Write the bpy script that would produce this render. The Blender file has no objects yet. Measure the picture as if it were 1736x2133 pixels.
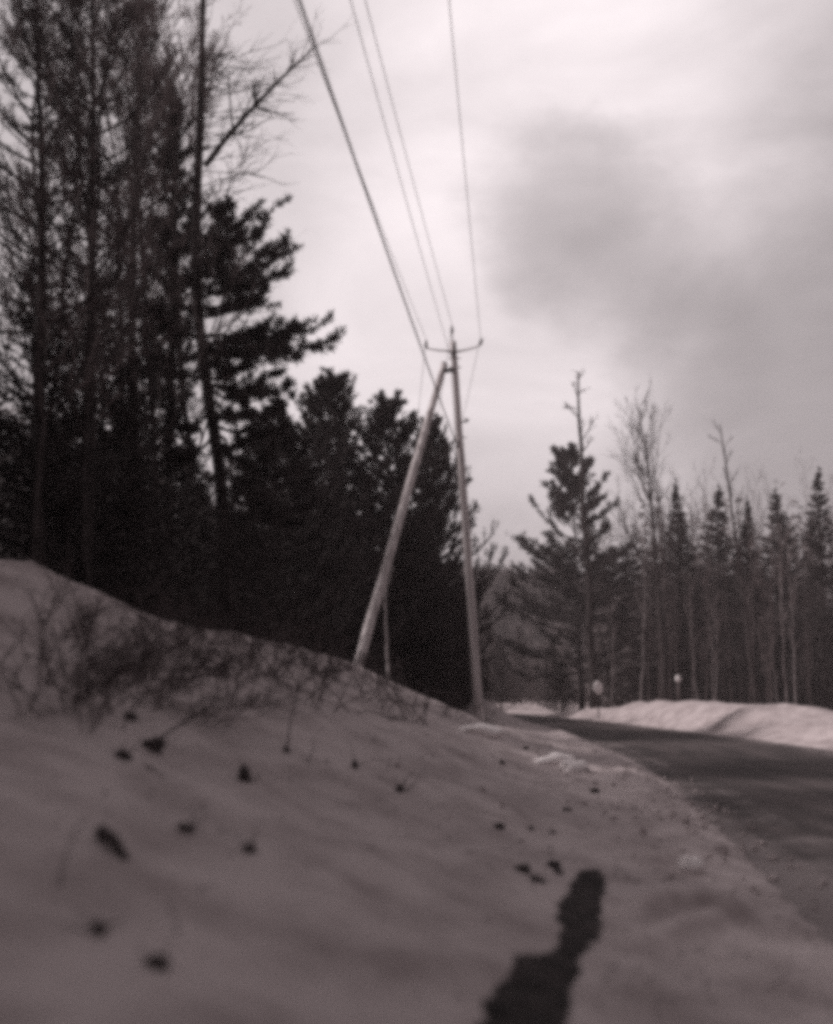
import bpy, math
import numpy as np
from mathutils import Vector, Quaternion

# ------------------------------------------------------------------ camera, sky, sun, exposure
SC = bpy.context.scene
COL = SC.collection
EYE = 1.7
FPX, CX, CY = 2000.0, 868.0, 1066.5          # focal length and centre for a 1736 x 2133 picture
PITCH = math.atan(373.5 / 2000.0)

cd = bpy.data.cameras.new('camera')
cam = bpy.data.objects.new('camera', cd)
COL.objects.link(cam)
cam.location = (0, 0, EYE)
cam.rotation_euler = (math.pi / 2 + PITCH, 0, 0)
cd.sensor_fit = 'VERTICAL'
cd.sensor_height = 24.0
cd.lens = 24.0 * FPX / 2133.0
cd.clip_start = 0.1
cd.clip_end = 6000
cd.dof.use_dof = True
cd.dof.focus_distance = 38.0
cd.dof.aperture_fstop = 0.34
SC.camera = cam

SC.render.engine = 'CYCLES'
SC.cycles.use_denoising = False
SC.cycles.filter_width = 5.5
SC.cycles.max_bounces = 6
SC.cycles.sample_clamp_direct = 6.0
SC.cycles.sample_clamp_indirect = 2.0
SC.view_settings.view_transform = 'Standard'
SC.view_settings.look = 'None'
SC.view_settings.gamma = 1.0
SC.view_settings.use_curve_mapping = False
SC.view_settings.exposure = 0.48

SUN_AZ, SUN_EL = math.radians(-84), math.radians(44)      # azimuth from +Y, clockwise; the sun stands to the left
SUN_DIR = Vector((math.sin(SUN_AZ) * math.cos(SUN_EL), math.cos(SUN_AZ) * math.cos(SUN_EL), math.sin(SUN_EL)))
ld = bpy.data.lights.new('sun', 'SUN')
ld.energy = 2.6
ld.angle = math.radians(6)
ld.color = (1.0, 0.93, 0.92)
sun = bpy.data.objects.new('sun', ld)
COL.objects.link(sun)
sun.rotation_euler = SUN_DIR.to_track_quat('Z', 'Y').to_euler()


def ray(x, y):
    cx, cy = (x - CX) / FPX, (CY - y) / FPX
    return np.array([cx, math.cos(PITCH) - cy * math.sin(PITCH), math.sin(PITCH) + cy * math.cos(PITCH)])


def at(x, y, dist):                            # the point dist metres ahead that is seen at x, y
    d = ray(x, y)
    return np.array([0, 0, EYE]) + d * (dist / d[1])


def at_z(x, y, z):
    d = ray(x, y)
    return np.array([0, 0, EYE]) + d * ((z - EYE) / d[2])


def make_world():
    w = bpy.data.worlds.new('World')
    SC.world = w
    w.use_nodes = True
    nt = w.node_tree
    nt.nodes.clear()
    N, L = nt.nodes.new, nt.links.new
    out, bg = N('ShaderNodeOutputWorld'), N('ShaderNodeBackground')
    bg.inputs['Strength'].default_value = 0.1
    L(bg.outputs[0], out.inputs[0])
    tc = N('ShaderNodeTexCoord')
    sky = N('ShaderNodeTexSky')
    sky.sky_type = 'NISHITA'
    sky.sun_disc = False
    sky.sun_elevation = SUN_EL
    sky.sun_rotation = SUN_AZ % (2 * math.pi)
    sky.air_density = 1.0
    sky.dust_density = 2.0
    bw = N('ShaderNodeRGBToBW')
    L(sky.outputs[0], bw.inputs[0])

    def math_(op, a, b=None, clamp=False):
        m = N('ShaderNodeMath')
        m.operation = op
        m.use_clamp = clamp
        for i, s in enumerate((a, b)):
            if s is None:
                continue
            if isinstance(s, (int, float)):
                m.inputs[i].default_value = s
            else:
                L(s, m.inputs[i])
        return m.outputs[0]

    def noise(scale, stretch, detail, rough=0.5, dist=0.0):
        mp = N('ShaderNodeMapping')
        mp.inputs['Scale'].default_value = stretch
        L(tc.outputs['Generated'], mp.inputs[0])
        n = N('ShaderNodeTexNoise')
        n.inputs['Scale'].default_value = scale
        n.inputs['Detail'].default_value = detail
        n.inputs['Roughness'].default_value = rough
        n.inputs['Distortion'].default_value = dist
        L(mp.outputs[0], n.inputs['Vector'])
        return n
    warp = noise(2.6, (1, 1, 1.6), 8, 0.62)
    sub = N('ShaderNodeVectorMath')
    sub.operation = 'SUBTRACT'
    L(warp.outputs['Color'], sub.inputs[0])
    sub.inputs[1].default_value = (0.5, 0.5, 0.5)
    sca = N('ShaderNodeVectorMath')
    sca.operation = 'SCALE'
    sca.inputs['Scale'].default_value = 0.22
    L(sub.outputs[0], sca.inputs[0])
    add = N('ShaderNodeVectorMath')
    add.operation = 'ADD'
    L(tc.outputs['Generated'], add.inputs[0])
    L(sca.outputs[0], add.inputs[1])
    nrm = N('ShaderNodeVectorMath')
    nrm.operation = 'NORMALIZE'
    L(add.outputs[0], nrm.inputs[0])
    # the cloud cover: broken bright cloud everywhere, with the darker cloud masses that hang over the road
    cover = noise(2.3, (1, 1, 2.6), 8, 0.58, 0.6)
    mr = N('ShaderNodeMapRange')
    mr.inputs['From Min'].default_value = 0.28
    mr.inputs['From Max'].default_value = 0.72
    mr.inputs['To Min'].default_value = 0.76
    mr.inputs['To Max'].default_value = 1.12
    L(cover.outputs['Fac'], mr.inputs['Value'])
    val = math_('MULTIPLY', mr.outputs[0], 2.9)
    for (px, py, r0, r1, k) in CLOUDS:
        d = ray(px, py)
        d /= np.linalg.norm(d)
        dt = N('ShaderNodeVectorMath')
        dt.operation = 'DOT_PRODUCT'
        L(nrm.outputs[0], dt.inputs[0])
        dt.inputs[1].default_value = tuple(d)
        m = N('ShaderNodeMapRange')
        m.interpolation_type = 'SMOOTHSTEP'
        m.inputs['From Min'].default_value = math.cos(math.radians(r1))
        m.inputs['From Max'].default_value = math.cos(math.radians(r0))
        m.inputs['To Min'].default_value = 1.0
        m.inputs['To Max'].default_value = 1.0 - k
        L(dt.outputs['Value'], m.inputs['Value'])
        val = math_('MULTIPLY', val, m.outputs[0])
    tot = math_('ADD', math_('MULTIPLY', val, 0.9), math_('MULTIPLY', math_('MINIMUM', bw.outputs[0], 8.0), 0.05))
    tint = N('ShaderNodeVectorMath')
    tint.operation = 'SCALE'
    tint.inputs[0].default_value = (1.0, 0.91, 0.93)
    L(tot, tint.inputs['Scale'])
    L(tint.outputs[0], bg.inputs['Color'])


CLOUDS = [  # a dull overcast: where in the sky it is thicker (+) or breaks open (-), inner and outer radius in degrees, how much
    (740, 150, 2, 32, -1.05), (1200, 60, 1, 18, -0.35), (1500, 150, 1, 12, -0.15), (1000, 900, 2, 18, -0.35), (1450, 1000, 2, 14, -0.22),
    (1180, 470, 0.1, 6.5, 0.24), (1260, 530, 0.1, 7.5, 0.28), (1370, 560, 0.2, 5.0, 0.10), (1450, 740, 0.2, 6.0, 0.24), (1570, 720, 0.3, 6.0, 0.08)]
make_world()

# ------------------------------------------------------------------ helpers
RNG = np.random.default_rng(11)


def nrmz(a):
    return a / np.maximum(np.linalg.norm(a, axis=-1, keepdims=True), 1e-9)


def vnoise(x, y, seed=0):
    x, y = np.asarray(x, float), np.asarray(y, float)
    xi, yi = np.floor(x).astype(np.int64), np.floor(y).astype(np.int64)
    fx, fy = x - xi, y - yi
    fx, fy = fx * fx * (3 - 2 * fx), fy * fy * (3 - 2 * fy)

    def h(a, b):
        n = (a * 374761393 + b * 668265263 + seed * 974634777) & 0xFFFFFFFF
        n = ((n ^ (n >> 13)) * 1274126177) & 0xFFFFFFFF
        return ((n ^ (n >> 16)) & 0xFFFF) / 65535.0
    return (h(xi, yi) * (1 - fx) + h(xi + 1, yi) * fx) * (1 - fy) + (h(xi, yi + 1) * (1 - fx) + h(xi + 1, yi + 1) * fx) * fy


class Geo:
    def __init__(s):
        s.v, s.t, s.q, s.n = [], [], [], 0

    def add(s, v, t=None, q=None):
        v = np.asarray(v, float).reshape(-1, 3)
        if t is not None and len(t):
            s.t.append(np.asarray(t, np.int64) + s.n)
        if q is not None and len(q):
            s.q.append(np.asarray(q, np.int64) + s.n)
        s.v.append(v)
        s.n += len(v)

    def tubes(s, P, R, sides):                   # P (N,K,3), R (N,K): N tapered tubes at once
        P, R = np.asarray(P, float), np.asarray(R, float)
        if P.ndim == 2:
            P, R = P[None], R[None]
        N_, K = P.shape[:2]
        T = np.empty_like(P)
        T[:, 1:-1] = P[:, 2:] - P[:, :-2]
        T[:, 0] = P[:, 1] - P[:, 0]
        T[:, -1] = P[:, -1] - P[:, -2]
        T = nrmz(T)
        mean = nrmz(P[:, -1] - P[:, 0])
        ref = np.where(np.abs(mean[:, 2:3]) > 0.8, np.array([[1.0, 0.13, 0]]), np.array([[0.05, 0.1, 1.0]]))
        A = nrmz(np.cross(T, ref[:, None, :]))
        B = np.cross(T, A)
        ang = np.arange(sides) * 2 * math.pi / sides
        ring = A[:, :, None, :] * np.cos(ang)[None, None, :, None] + B[:, :, None, :] * np.sin(ang)[None, None, :, None]
        V = P[:, :, None, :] + ring * R[:, :, None, None]
        base = (np.arange(N_) * K * sides)[:, None, None]
        k = np.arange(K - 1)[None, :, None] * sides
        j = np.arange(sides)[None, None, :]
        jn = (j + 1) % sides
        Q = np.stack([base + k + j, base + k + jn, base + k + sides + jn, base + k + sides + j], -1).reshape(-1, 4)
        s.add(V, q=Q)
        if sides >= 6:                            # close both ends
            for i in range(N_):
                o = i * K * sides
                for ring0, rev in ((o, True), (o + (K - 1) * sides, False)):
                    idx = [ring0 + q for q in range(sides)]
                    if rev:
                        idx.reverse()
                    tr = [(idx[0], idx[q], idx[q + 1]) for q in range(1, sides - 1)]
                    s.t.append(np.array(tr) + s.n - N_ * K * sides)

    def blades(s, pos, d, ln, wd, rng):           # thin pointed faces: needles and needle sprays
        n = len(pos)
        d = nrmz(d)
        side = nrmz(np.cross(d, rng.normal(size=(n, 3)))) * (np.broadcast_to(wd, (n,)) / 2)[:, None]
        tip = pos + d * np.broadcast_to(ln, (n,))[:, None]
        mid = pos + d * (np.broadcast_to(ln, (n,)) * 0.45)[:, None]
        V = np.stack([pos, mid + side, tip, mid - side], 1)
        i = np.arange(n)[:, None] * 4
        s.add(V, q=np.concatenate([i, i + 1, i + 2, i + 3], 1))

    def mesh(s, name, mat, smooth=False):
        me = bpy.data.meshes.new(name)
        V = np.concatenate(s.v)
        tris = np.concatenate(s.t) if s.t else np.zeros((0, 3), np.int64)
        quads = np.concatenate(s.q) if s.q else np.zeros((0, 4), np.int64)
        me.vertices.add(len(V))
        me.vertices.foreach_set('co', V.astype(np.float32).ravel())
        me.loops.add(tris.size + quads.size)
        me.loops.foreach_set('vertex_index', np.concatenate([tris.ravel(), quads.ravel()]).astype(np.int32))
        me.polygons.add(len(tris) + len(quads))
        st = np.concatenate([np.arange(len(tris)) * 3, tris.size + np.arange(len(quads)) * 4])
        me.polygons.foreach_set('loop_start', st.astype(np.int32))
        if smooth:
            me.polygons.foreach_set('use_smooth', np.ones(len(st), bool))
        me.update(calc_edges=True)
        me.validate()
        me.materials.append(mat)
        return me


def obj(name, me, parent=None, loc=(0, 0, 0)):
    o = bpy.data.objects.new(name, me)
    COL.objects.link(o)
    o.location = loc
    if parent:
        o.parent = parent
    return o


def tag(o, label, cat=None, group=None, kind=None):
    o['label'] = label
    if cat:
        o['category'] = cat
    if group:
        o['group'] = group
    if kind:
        o['kind'] = kind
    return o


def thing(name, loc, label, cat, group=None):
    e = obj(name, None, None, tuple(loc))
    e.empty_display_size = 0.2
    return tag(e, label, cat, group)


def material(name, c0, c1, scale=4.0, rough=0.9, bump=0.0, bscale=20.0, stretch=(1, 1, 1), lo=0.35, hi=0.65, spec=0.2, detail=5):
    m = bpy.data.materials.new(name)
    m.use_nodes = True
    nt = m.node_tree
    b = nt.nodes['Principled BSDF']
    b.inputs['Roughness'].default_value = rough
    b.inputs['Specular IOR Level'].default_value = spec
    tc = nt.nodes.new('ShaderNodeTexCoord')
    mp = nt.nodes.new('ShaderNodeMapping')
    mp.inputs['Scale'].default_value = stretch
    nt.links.new(tc.outputs['Object'], mp.inputs[0])
    n = nt.nodes.new('ShaderNodeTexNoise')
    n.inputs['Scale'].default_value = scale
    n.inputs['Detail'].default_value = detail
    nt.links.new(mp.outputs[0], n.inputs['Vector'])
    r = nt.nodes.new('ShaderNodeValToRGB')
    r.color_ramp.elements[0].position, r.color_ramp.elements[1].position = lo, hi
    r.color_ramp.elements[0].color = (*c0, 1)
    r.color_ramp.elements[1].color = (*c1, 1)
    nt.links.new(n.outputs['Fac'], r.inputs[0])
    nt.links.new(r.outputs[0], b.inputs['Base Color'])
    if bump:
        n2 = nt.nodes.new('ShaderNodeTexNoise')
        n2.inputs['Scale'].default_value = bscale
        n2.inputs['Detail'].default_value = 6
        nt.links.new(mp.outputs[0], n2.inputs['Vector'])
        bp = nt.nodes.new('ShaderNodeBump')
        bp.inputs['Strength'].default_value = bump
        bp.inputs['Distance'].default_value = 0.05
        nt.links.new(n2.outputs['Fac'], bp.inputs['Height'])
        nt.links.new(bp.outputs[0], b.inputs['Normal'])
    return m


def tone(v, k=0.80):                              # a brown-mauve toned grey
    return (v, v * k, v * k)


M_SNOW = material('old_snow', tone(0.28, 0.83), tone(0.45, 0.86), 1.6, 0.85, 0.9, 7.0, lo=0.32, hi=0.60, detail=10)
M_CHUNK = material('fresh_snow', tone(0.74, 0.92), tone(0.84, 0.93), 6, 0.8, 0.4, 20)
M_ROAD = material('asphalt', tone(0.035), tone(0.085), 1.6, 0.8, 0.4, 60, (1, 0.22, 1))
M_CLOD_STRIP = material('clod_and_strip', tone(0.016), tone(0.065), 7, 0.9, 1.0, 22, lo=0.38, hi=0.7, detail=9)  # shared by the dirt clods and the dark strip
M_BARK = material('grey_bark', tone(0.055), tone(0.14), 9, 0.95, 0.6, 30, (1, 1, 0.25))
M_DARKBARK = material('dark_bark', tone(0.03), tone(0.075), 9, 0.95, 0.6, 30, (1, 1, 0.25))
M_PALEBARK = material('pale_bark', tone(0.13), tone(0.32, 0.88), 5, 0.9, 0.4, 30, (1, 1, 1.5))
M_TWIG = material('twig_bark', tone(0.05), tone(0.10), 3)
M_PALETWIG = material('pale_twig_bark', tone(0.10), tone(0.20), 3)
M_PINE = material('pine_needles', tone(0.045, .84), tone(0.09, .84), 1.2)
M_PALEPINE = material('open_pine_needles', tone(0.05, .86), tone(0.10, .86), 1.2)
M_SPRUCE = material('spruce_needles', tone(0.036, .84), tone(0.078, .84), 1.2)
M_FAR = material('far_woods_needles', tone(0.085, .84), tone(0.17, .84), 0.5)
M_HILL = material('hill_woods', tone(0.03, .82), tone(0.07, .82), 0.2)
M_POLE = material('weathered_pole_wood', tone(0.34, 0.88), tone(0.66, 0.91), 7, 0.85, 0.6, 40, (1, 1, 0.06))
M_METAL = material('dark_steel', tone(0.05), tone(0.09), 8, 0.5, spec=0.5)
M_PORC = material('insulator_glaze', tone(0.06), tone(0.10), 8, 0.3, spec=0.5)
M_WIRE = material('wire_sheath', tone(0.07), tone(0.10), 4, 0.6)
M_STONE = material('wet_stone', tone(0.025), tone(0.06), 6, 0.8, 0.6, 20)
M_WEED = material('dead_weed', tone(0.03), tone(0.07), 6)
M_BRUSH = material('dry_brush', tone(0.055), tone(0.12), 6)
M_BIRCH = material('birch_bark', tone(0.36, 0.9), tone(0.6, 0.92), 5, 0.8)
M_SIGN = material('pale_paint', tone(0.7, 0.92), tone(0.82, 0.92), 6, 0.7)

# ------------------------------------------------------------------ the ground
ROAD_Y = np.array([-40, -20, 0, 6, 11, 17, 24, 31.5, 41, 52, 66, 82, 100, 120, 150, 200])
ROAD_XL = np.array([0.2, 1.4, 2.4, 2.75, 3.55, 4.5, 5.35, 5.8, 5.5, 4.8, 3.2, -0.3, -6, -14, -28, -55])


def _smooth_interp(y, ys, xs):                    # Catmull-Rom through the table
    y = np.asarray(y, float)
    i = np.clip(np.searchsorted(ys, y) - 1, 0, len(ys) - 2)
    h = ys[i + 1] - ys[i]
    t = np.clip((y - ys[i]) / h, 0, 1)
    m = np.gradient(xs, ys)
    return ((2 * t**3 - 3 * t**2 + 1) * xs[i] + (t**3 - 2 * t**2 + t) * h * m[i]
            + (-2 * t**3 + 3 * t**2) * xs[i + 1] + (t**3 - t**2) * h * m[i + 1])


def xl(y):
    return _smooth_interp(y, ROAD_Y, ROAD_XL)


def xr(y):
    return xl(y) + np.interp(y, [-40, 20, 60, 82, 110], [6.4, 6.3, 6.2, 6.6, 8])


_crest_px = [(60, 1170, 12.2), (120, 1197, 13), (200, 1227, 13.7), (280, 1268, 14.6), (340, 1287, 15.3), (400, 1302, 16.2), (470, 1314, 17.4),
             (550, 1330, 19), (640, 1352, 21.4), (735, 1377, 24), (800, 1415, 25.6), (870, 1466, 27.6), (930, 1506, 29.3), (1000, 1526, 31.2)]
_cp = np.array([at(*c) for c in _crest_px])
C_Y = np.concatenate([[-40, -10, 0, 7], _cp[:, 1], [36, 44, 50, 58, 70, 90, 200]])
C_X = np.concatenate([[-16, -12, -10, -7.4], _cp[:, 0], [2.9, 2.4, 2.6, 2.2, -1, -8, -58]])
C_Z = np.concatenate([[4.2, 4.0, 3.9, 3.5], _cp[:, 2], [0.62, 0.8, 1.5, 1.3, 0.9, 0.8, 0.8]])


def ground_z(x, y, detail=True):
    x, y = np.asarray(x, float), np.asarray(y, float)
    e, r = xl(y), xr(y)
    cxx = np.interp(y, C_Y, C_X)
    cz = np.interp(y, C_Y, C_Z)
    w = np.maximum(e - cxx, 0.8)
    t = (e - x) / w
    tt = np.clip(t, 0, 1)
    n1 = vnoise(x * 0.55, y * 0.45, 1) - 0.5
    n2 = vnoise(x * 1.6, y * 1.3, 2) - 0.5
    n3 = vnoise(x * 4.5, y * 4.0, 3) - 0.5
    n4 = vnoise(x * 11, y * 9.5, 4) - 0.5
    calm = np.clip(np.abs(x - np.interp(y, [4, 8.6], [0.75, 1.6])) / 0.7 - 0.25, 0, 1)
    calm = np.where((y > 3) & (y < 9.2), calm, 1.0)
    n1, n2, n3 = n1 * (0.4 + 0.6 * calm), n2 * (0.15 + 0.85 * calm), n3 * (0.15 + 0.85 * calm)
    convex = np.interp(y, [27.5, 31], [0.0, 0.8])
    prof = (1 - convex) * (0.30 * tt + 0.70 * tt ** 1.7) + convex * (1 - (1 - tt) ** 2.2)
    zl = cz * prof
    bd = (e - x)
    zl = zl + 0.20 * np.exp(-((bd - 0.75) / 0.45) ** 2) * np.interp(y, [0, 8.5, 14, 20, 30], [0.05, 0.05, 0.7, 0.8, 0.5])
    zl = zl + np.clip(bd / 0.8, 0, 1) * (0.16 * n1 + 0.10 * n2 + 0.06 * n3 + 0.03 * n4) * np.clip(1.45 - tt, 0.45, 1)
    beh = np.maximum(cxx - x, 0)
    drop = np.interp(y, [10, 20, 30, 45, 70], [1.6, 1.6, 1.4, 0.6, 0.4])
    zl = zl - drop * (1 - np.exp(-beh * 0.45)) + 0.012 * np.maximum(beh - 6, 0)
    # right of the road: the ploughed bank, then the floor of the wood
    br = x - r
    along = y + 0.6 * x
    hb = np.interp(y, [0, 20, 30, 36, 40, 44.5, 49, 56, 62, 70, 78, 95], [0.6, 0.6, 0.55, 0.75, 1.3, 1.0, 1.35, 1.1, 0.75, 0.25, 0.2, 0.5])
    lump = 0.65 + 0.7 * vnoise(along * 0.22, br * 0.15, 7) + 0.22 * (vnoise(along * 0.9, br * 0.5, 8) - 0.5)
    up = np.clip(br / 2.2, 0, 1)
    up = up * up * (3 - 2 * up)
    dn = np.clip((br - 3.0) / 4.5, 0, 1)
    dn = dn * dn * (3 - 2 * dn)
    zr = 0.86 * hb * lump * up * (1 - 0.55 * dn) + np.clip(br, 0, 1) * (0.14 * n2 + 0.08 * n3 + 0.04 * n4) + 0.01 * np.maximum(br - 8, 0)
    z = np.where(x < e, zl, np.where(x > r, zr, -0.05))
    return z


def gz(x, y):
    return float(ground_z(np.array([x]), np.array([y]))[0])


def on_ground(px, py, y0=3.0, y1=60.0):           # the spot of ground seen at px, py
    d = ray(px, py)
    k = y0 * (y1 / y0) ** (np.arange(1500) / 1499.0)
    p = np.array([[0, 0, EYE]]) + d[None] * (k / d[1])[:, None]
    hit = np.nonzero(p[:, 2] - ground_z(p[:, 0], p[:, 1]) <= 0)[0]
    return p[hit[0]] if len(hit) else p[-1]


# the shallow trench that holds the dark strip, near the camera
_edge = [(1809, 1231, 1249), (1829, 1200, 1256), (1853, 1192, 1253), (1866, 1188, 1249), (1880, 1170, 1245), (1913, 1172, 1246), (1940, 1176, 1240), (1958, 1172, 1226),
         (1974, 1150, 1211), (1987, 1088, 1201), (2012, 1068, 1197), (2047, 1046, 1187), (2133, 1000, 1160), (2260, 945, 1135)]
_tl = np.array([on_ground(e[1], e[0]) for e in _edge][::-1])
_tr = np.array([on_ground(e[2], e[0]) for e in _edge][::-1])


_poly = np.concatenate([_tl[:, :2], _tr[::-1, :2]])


def trench(x, y):                                  # distance outside the dark strip (negative inside)
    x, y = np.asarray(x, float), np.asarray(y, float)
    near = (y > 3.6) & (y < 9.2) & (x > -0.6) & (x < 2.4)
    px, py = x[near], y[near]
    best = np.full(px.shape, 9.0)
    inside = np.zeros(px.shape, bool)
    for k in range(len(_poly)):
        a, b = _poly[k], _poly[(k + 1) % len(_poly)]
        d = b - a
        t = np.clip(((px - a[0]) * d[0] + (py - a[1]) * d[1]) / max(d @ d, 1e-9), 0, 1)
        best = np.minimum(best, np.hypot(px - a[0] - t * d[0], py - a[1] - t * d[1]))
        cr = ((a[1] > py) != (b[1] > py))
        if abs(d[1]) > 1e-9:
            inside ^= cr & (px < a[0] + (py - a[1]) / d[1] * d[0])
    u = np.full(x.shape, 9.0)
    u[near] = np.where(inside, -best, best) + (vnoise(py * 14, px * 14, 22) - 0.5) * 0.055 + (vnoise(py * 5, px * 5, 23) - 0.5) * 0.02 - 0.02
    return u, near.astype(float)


_rl = [np.array([on_ground(*p)[:2] for p in pl]) for pl in (((1300, 1905), (1340, 1897), (1420, 1888), (1480, 1886)),
       ((1310, 1962), (1400, 1945), (1490, 1925), (1560, 1898)), ((1300, 1890), (1330, 1880), (1400, 1868), (1460, 1862)))]


def plough_ridges(x, y):
    h = np.zeros_like(x)
    near = (y > 3.5) & (y < 9.5) & (x > 0) & (x < 4.5)
    px, py = x[near], y[near]
    for pl, a in zip(_rl, (0.10, 0.09, 0.07)):
        best = np.full(px.shape, 9.0)
        for k in range(len(pl) - 1):
            d = pl[k + 1] - pl[k]
            t = np.clip(((px - pl[k, 0]) * d[0] + (py - pl[k, 1]) * d[1]) / (d @ d), 0, 1)
            best = np.minimum(best, np.hypot(px - pl[k, 0] - t * d[0], py - pl[k, 1] - t * d[1]))
        h[near] += a * np.exp(-(best / 0.10) ** 2) * (0.5 + vnoise(px * 3, py * 3, 51))
    return h


def span(a, b, s):
    return np.arange(a, b, s)


gx = np.concatenate([[-900, -500, -300, -180, -100], span(-60, -14, 2.5), span(-14, -6, 0.35), span(-6, 0, 0.13), span(0, 2.6, 0.045),
                     span(2.6, 8, 0.11), span(8, 22, 0.28), span(22, 60, 2.5), [60, 100, 180, 350, 600, 900]])
gy = np.concatenate([[-300, -150, -80], span(-40, 0, 3), span(0, 3.6, 0.4), span(3.6, 9.2, 0.05), span(9.2, 18, 0.11), span(18, 34, 0.15), span(34, 70, 0.4),
                     span(70, 130, 2.5), [130, 160, 200, 300, 500, 900]])
GX, GY = np.meshgrid(gx, gy)
GZ = ground_z(GX, GY)
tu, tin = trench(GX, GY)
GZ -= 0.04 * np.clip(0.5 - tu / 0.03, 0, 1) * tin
GZ += plough_ridges(GX, GY) * np.clip((tu - 0.15) / 0.2, 0, 1)
g = Geo()
nx, ny = len(gx), len(gy)
ii, jj = np.meshgrid(np.arange(nx - 1), np.arange(ny - 1))
a = (jj * nx + ii).ravel()
g.add(np.stack([GX, GY, GZ], -1), q=np.stack([a, a + 1, a + nx + 1, a + nx], 1))
ground = obj('snow_ground', g.mesh('snow_ground', M_SNOW, True))
tag(ground, 'grey old snow covering the bank and the road verges', kind='structure')

# dark ragged strip laid in the trench
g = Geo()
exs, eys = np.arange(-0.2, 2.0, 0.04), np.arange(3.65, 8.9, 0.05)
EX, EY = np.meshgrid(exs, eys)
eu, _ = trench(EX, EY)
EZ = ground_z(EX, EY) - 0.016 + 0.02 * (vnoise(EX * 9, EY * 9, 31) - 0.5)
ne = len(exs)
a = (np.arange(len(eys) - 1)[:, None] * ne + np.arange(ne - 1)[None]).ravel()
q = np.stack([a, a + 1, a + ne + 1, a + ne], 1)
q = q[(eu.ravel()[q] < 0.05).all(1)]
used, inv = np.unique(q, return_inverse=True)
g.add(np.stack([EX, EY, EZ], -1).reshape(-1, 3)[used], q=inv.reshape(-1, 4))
o = obj('dark_strip', g.mesh('dark_strip', M_CLOD_STRIP, True))
tag(o, 'dark ragged strip lying almost flush in the snow', 'bare earth')

# the road
ry = np.concatenate([span(-40, 4, 2), span(4, 40, 0.4), span(40, 120, 1.2), span(120, 200, 6)])
NR = 41
u = np.linspace(-0.04, 1.04, NR)
XL, XR = xl(ry), xr(ry)
RX = XL[:, None] + (XR - XL)[:, None] * u[None]
RY = np.repeat(ry[:, None], NR, 1)
RZ = 0.05 * np.sin(np.clip(u, 0, 1) * math.pi)[None] + 0 * RX
g = Geo()
i2, j2 = np.meshgrid(np.arange(NR - 1), np.arange(len(ry) - 1))
a = (j2 * NR + i2).ravel()
g.add(np.stack([RX, RY, RZ], -1), q=np.stack([a, a + 1, a + NR + 1, a + NR], 1))
me = g.mesh('road', M_ROAD, True)
uvl = me.uv_layers.new(name='lane')
li = np.empty(len(me.loops), np.int32)
me.loops.foreach_get('vertex_index', li)
UV = np.stack([np.repeat(u[None], len(ry), 0).ravel(), (RY / 50).ravel()], -1)[li]
uvl.data.foreach_set('uv', UV.astype(np.float32).ravel())
road = obj('road', me)
tag(road, 'dark wet asphalt road bending away to the left', kind='structure')


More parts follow.
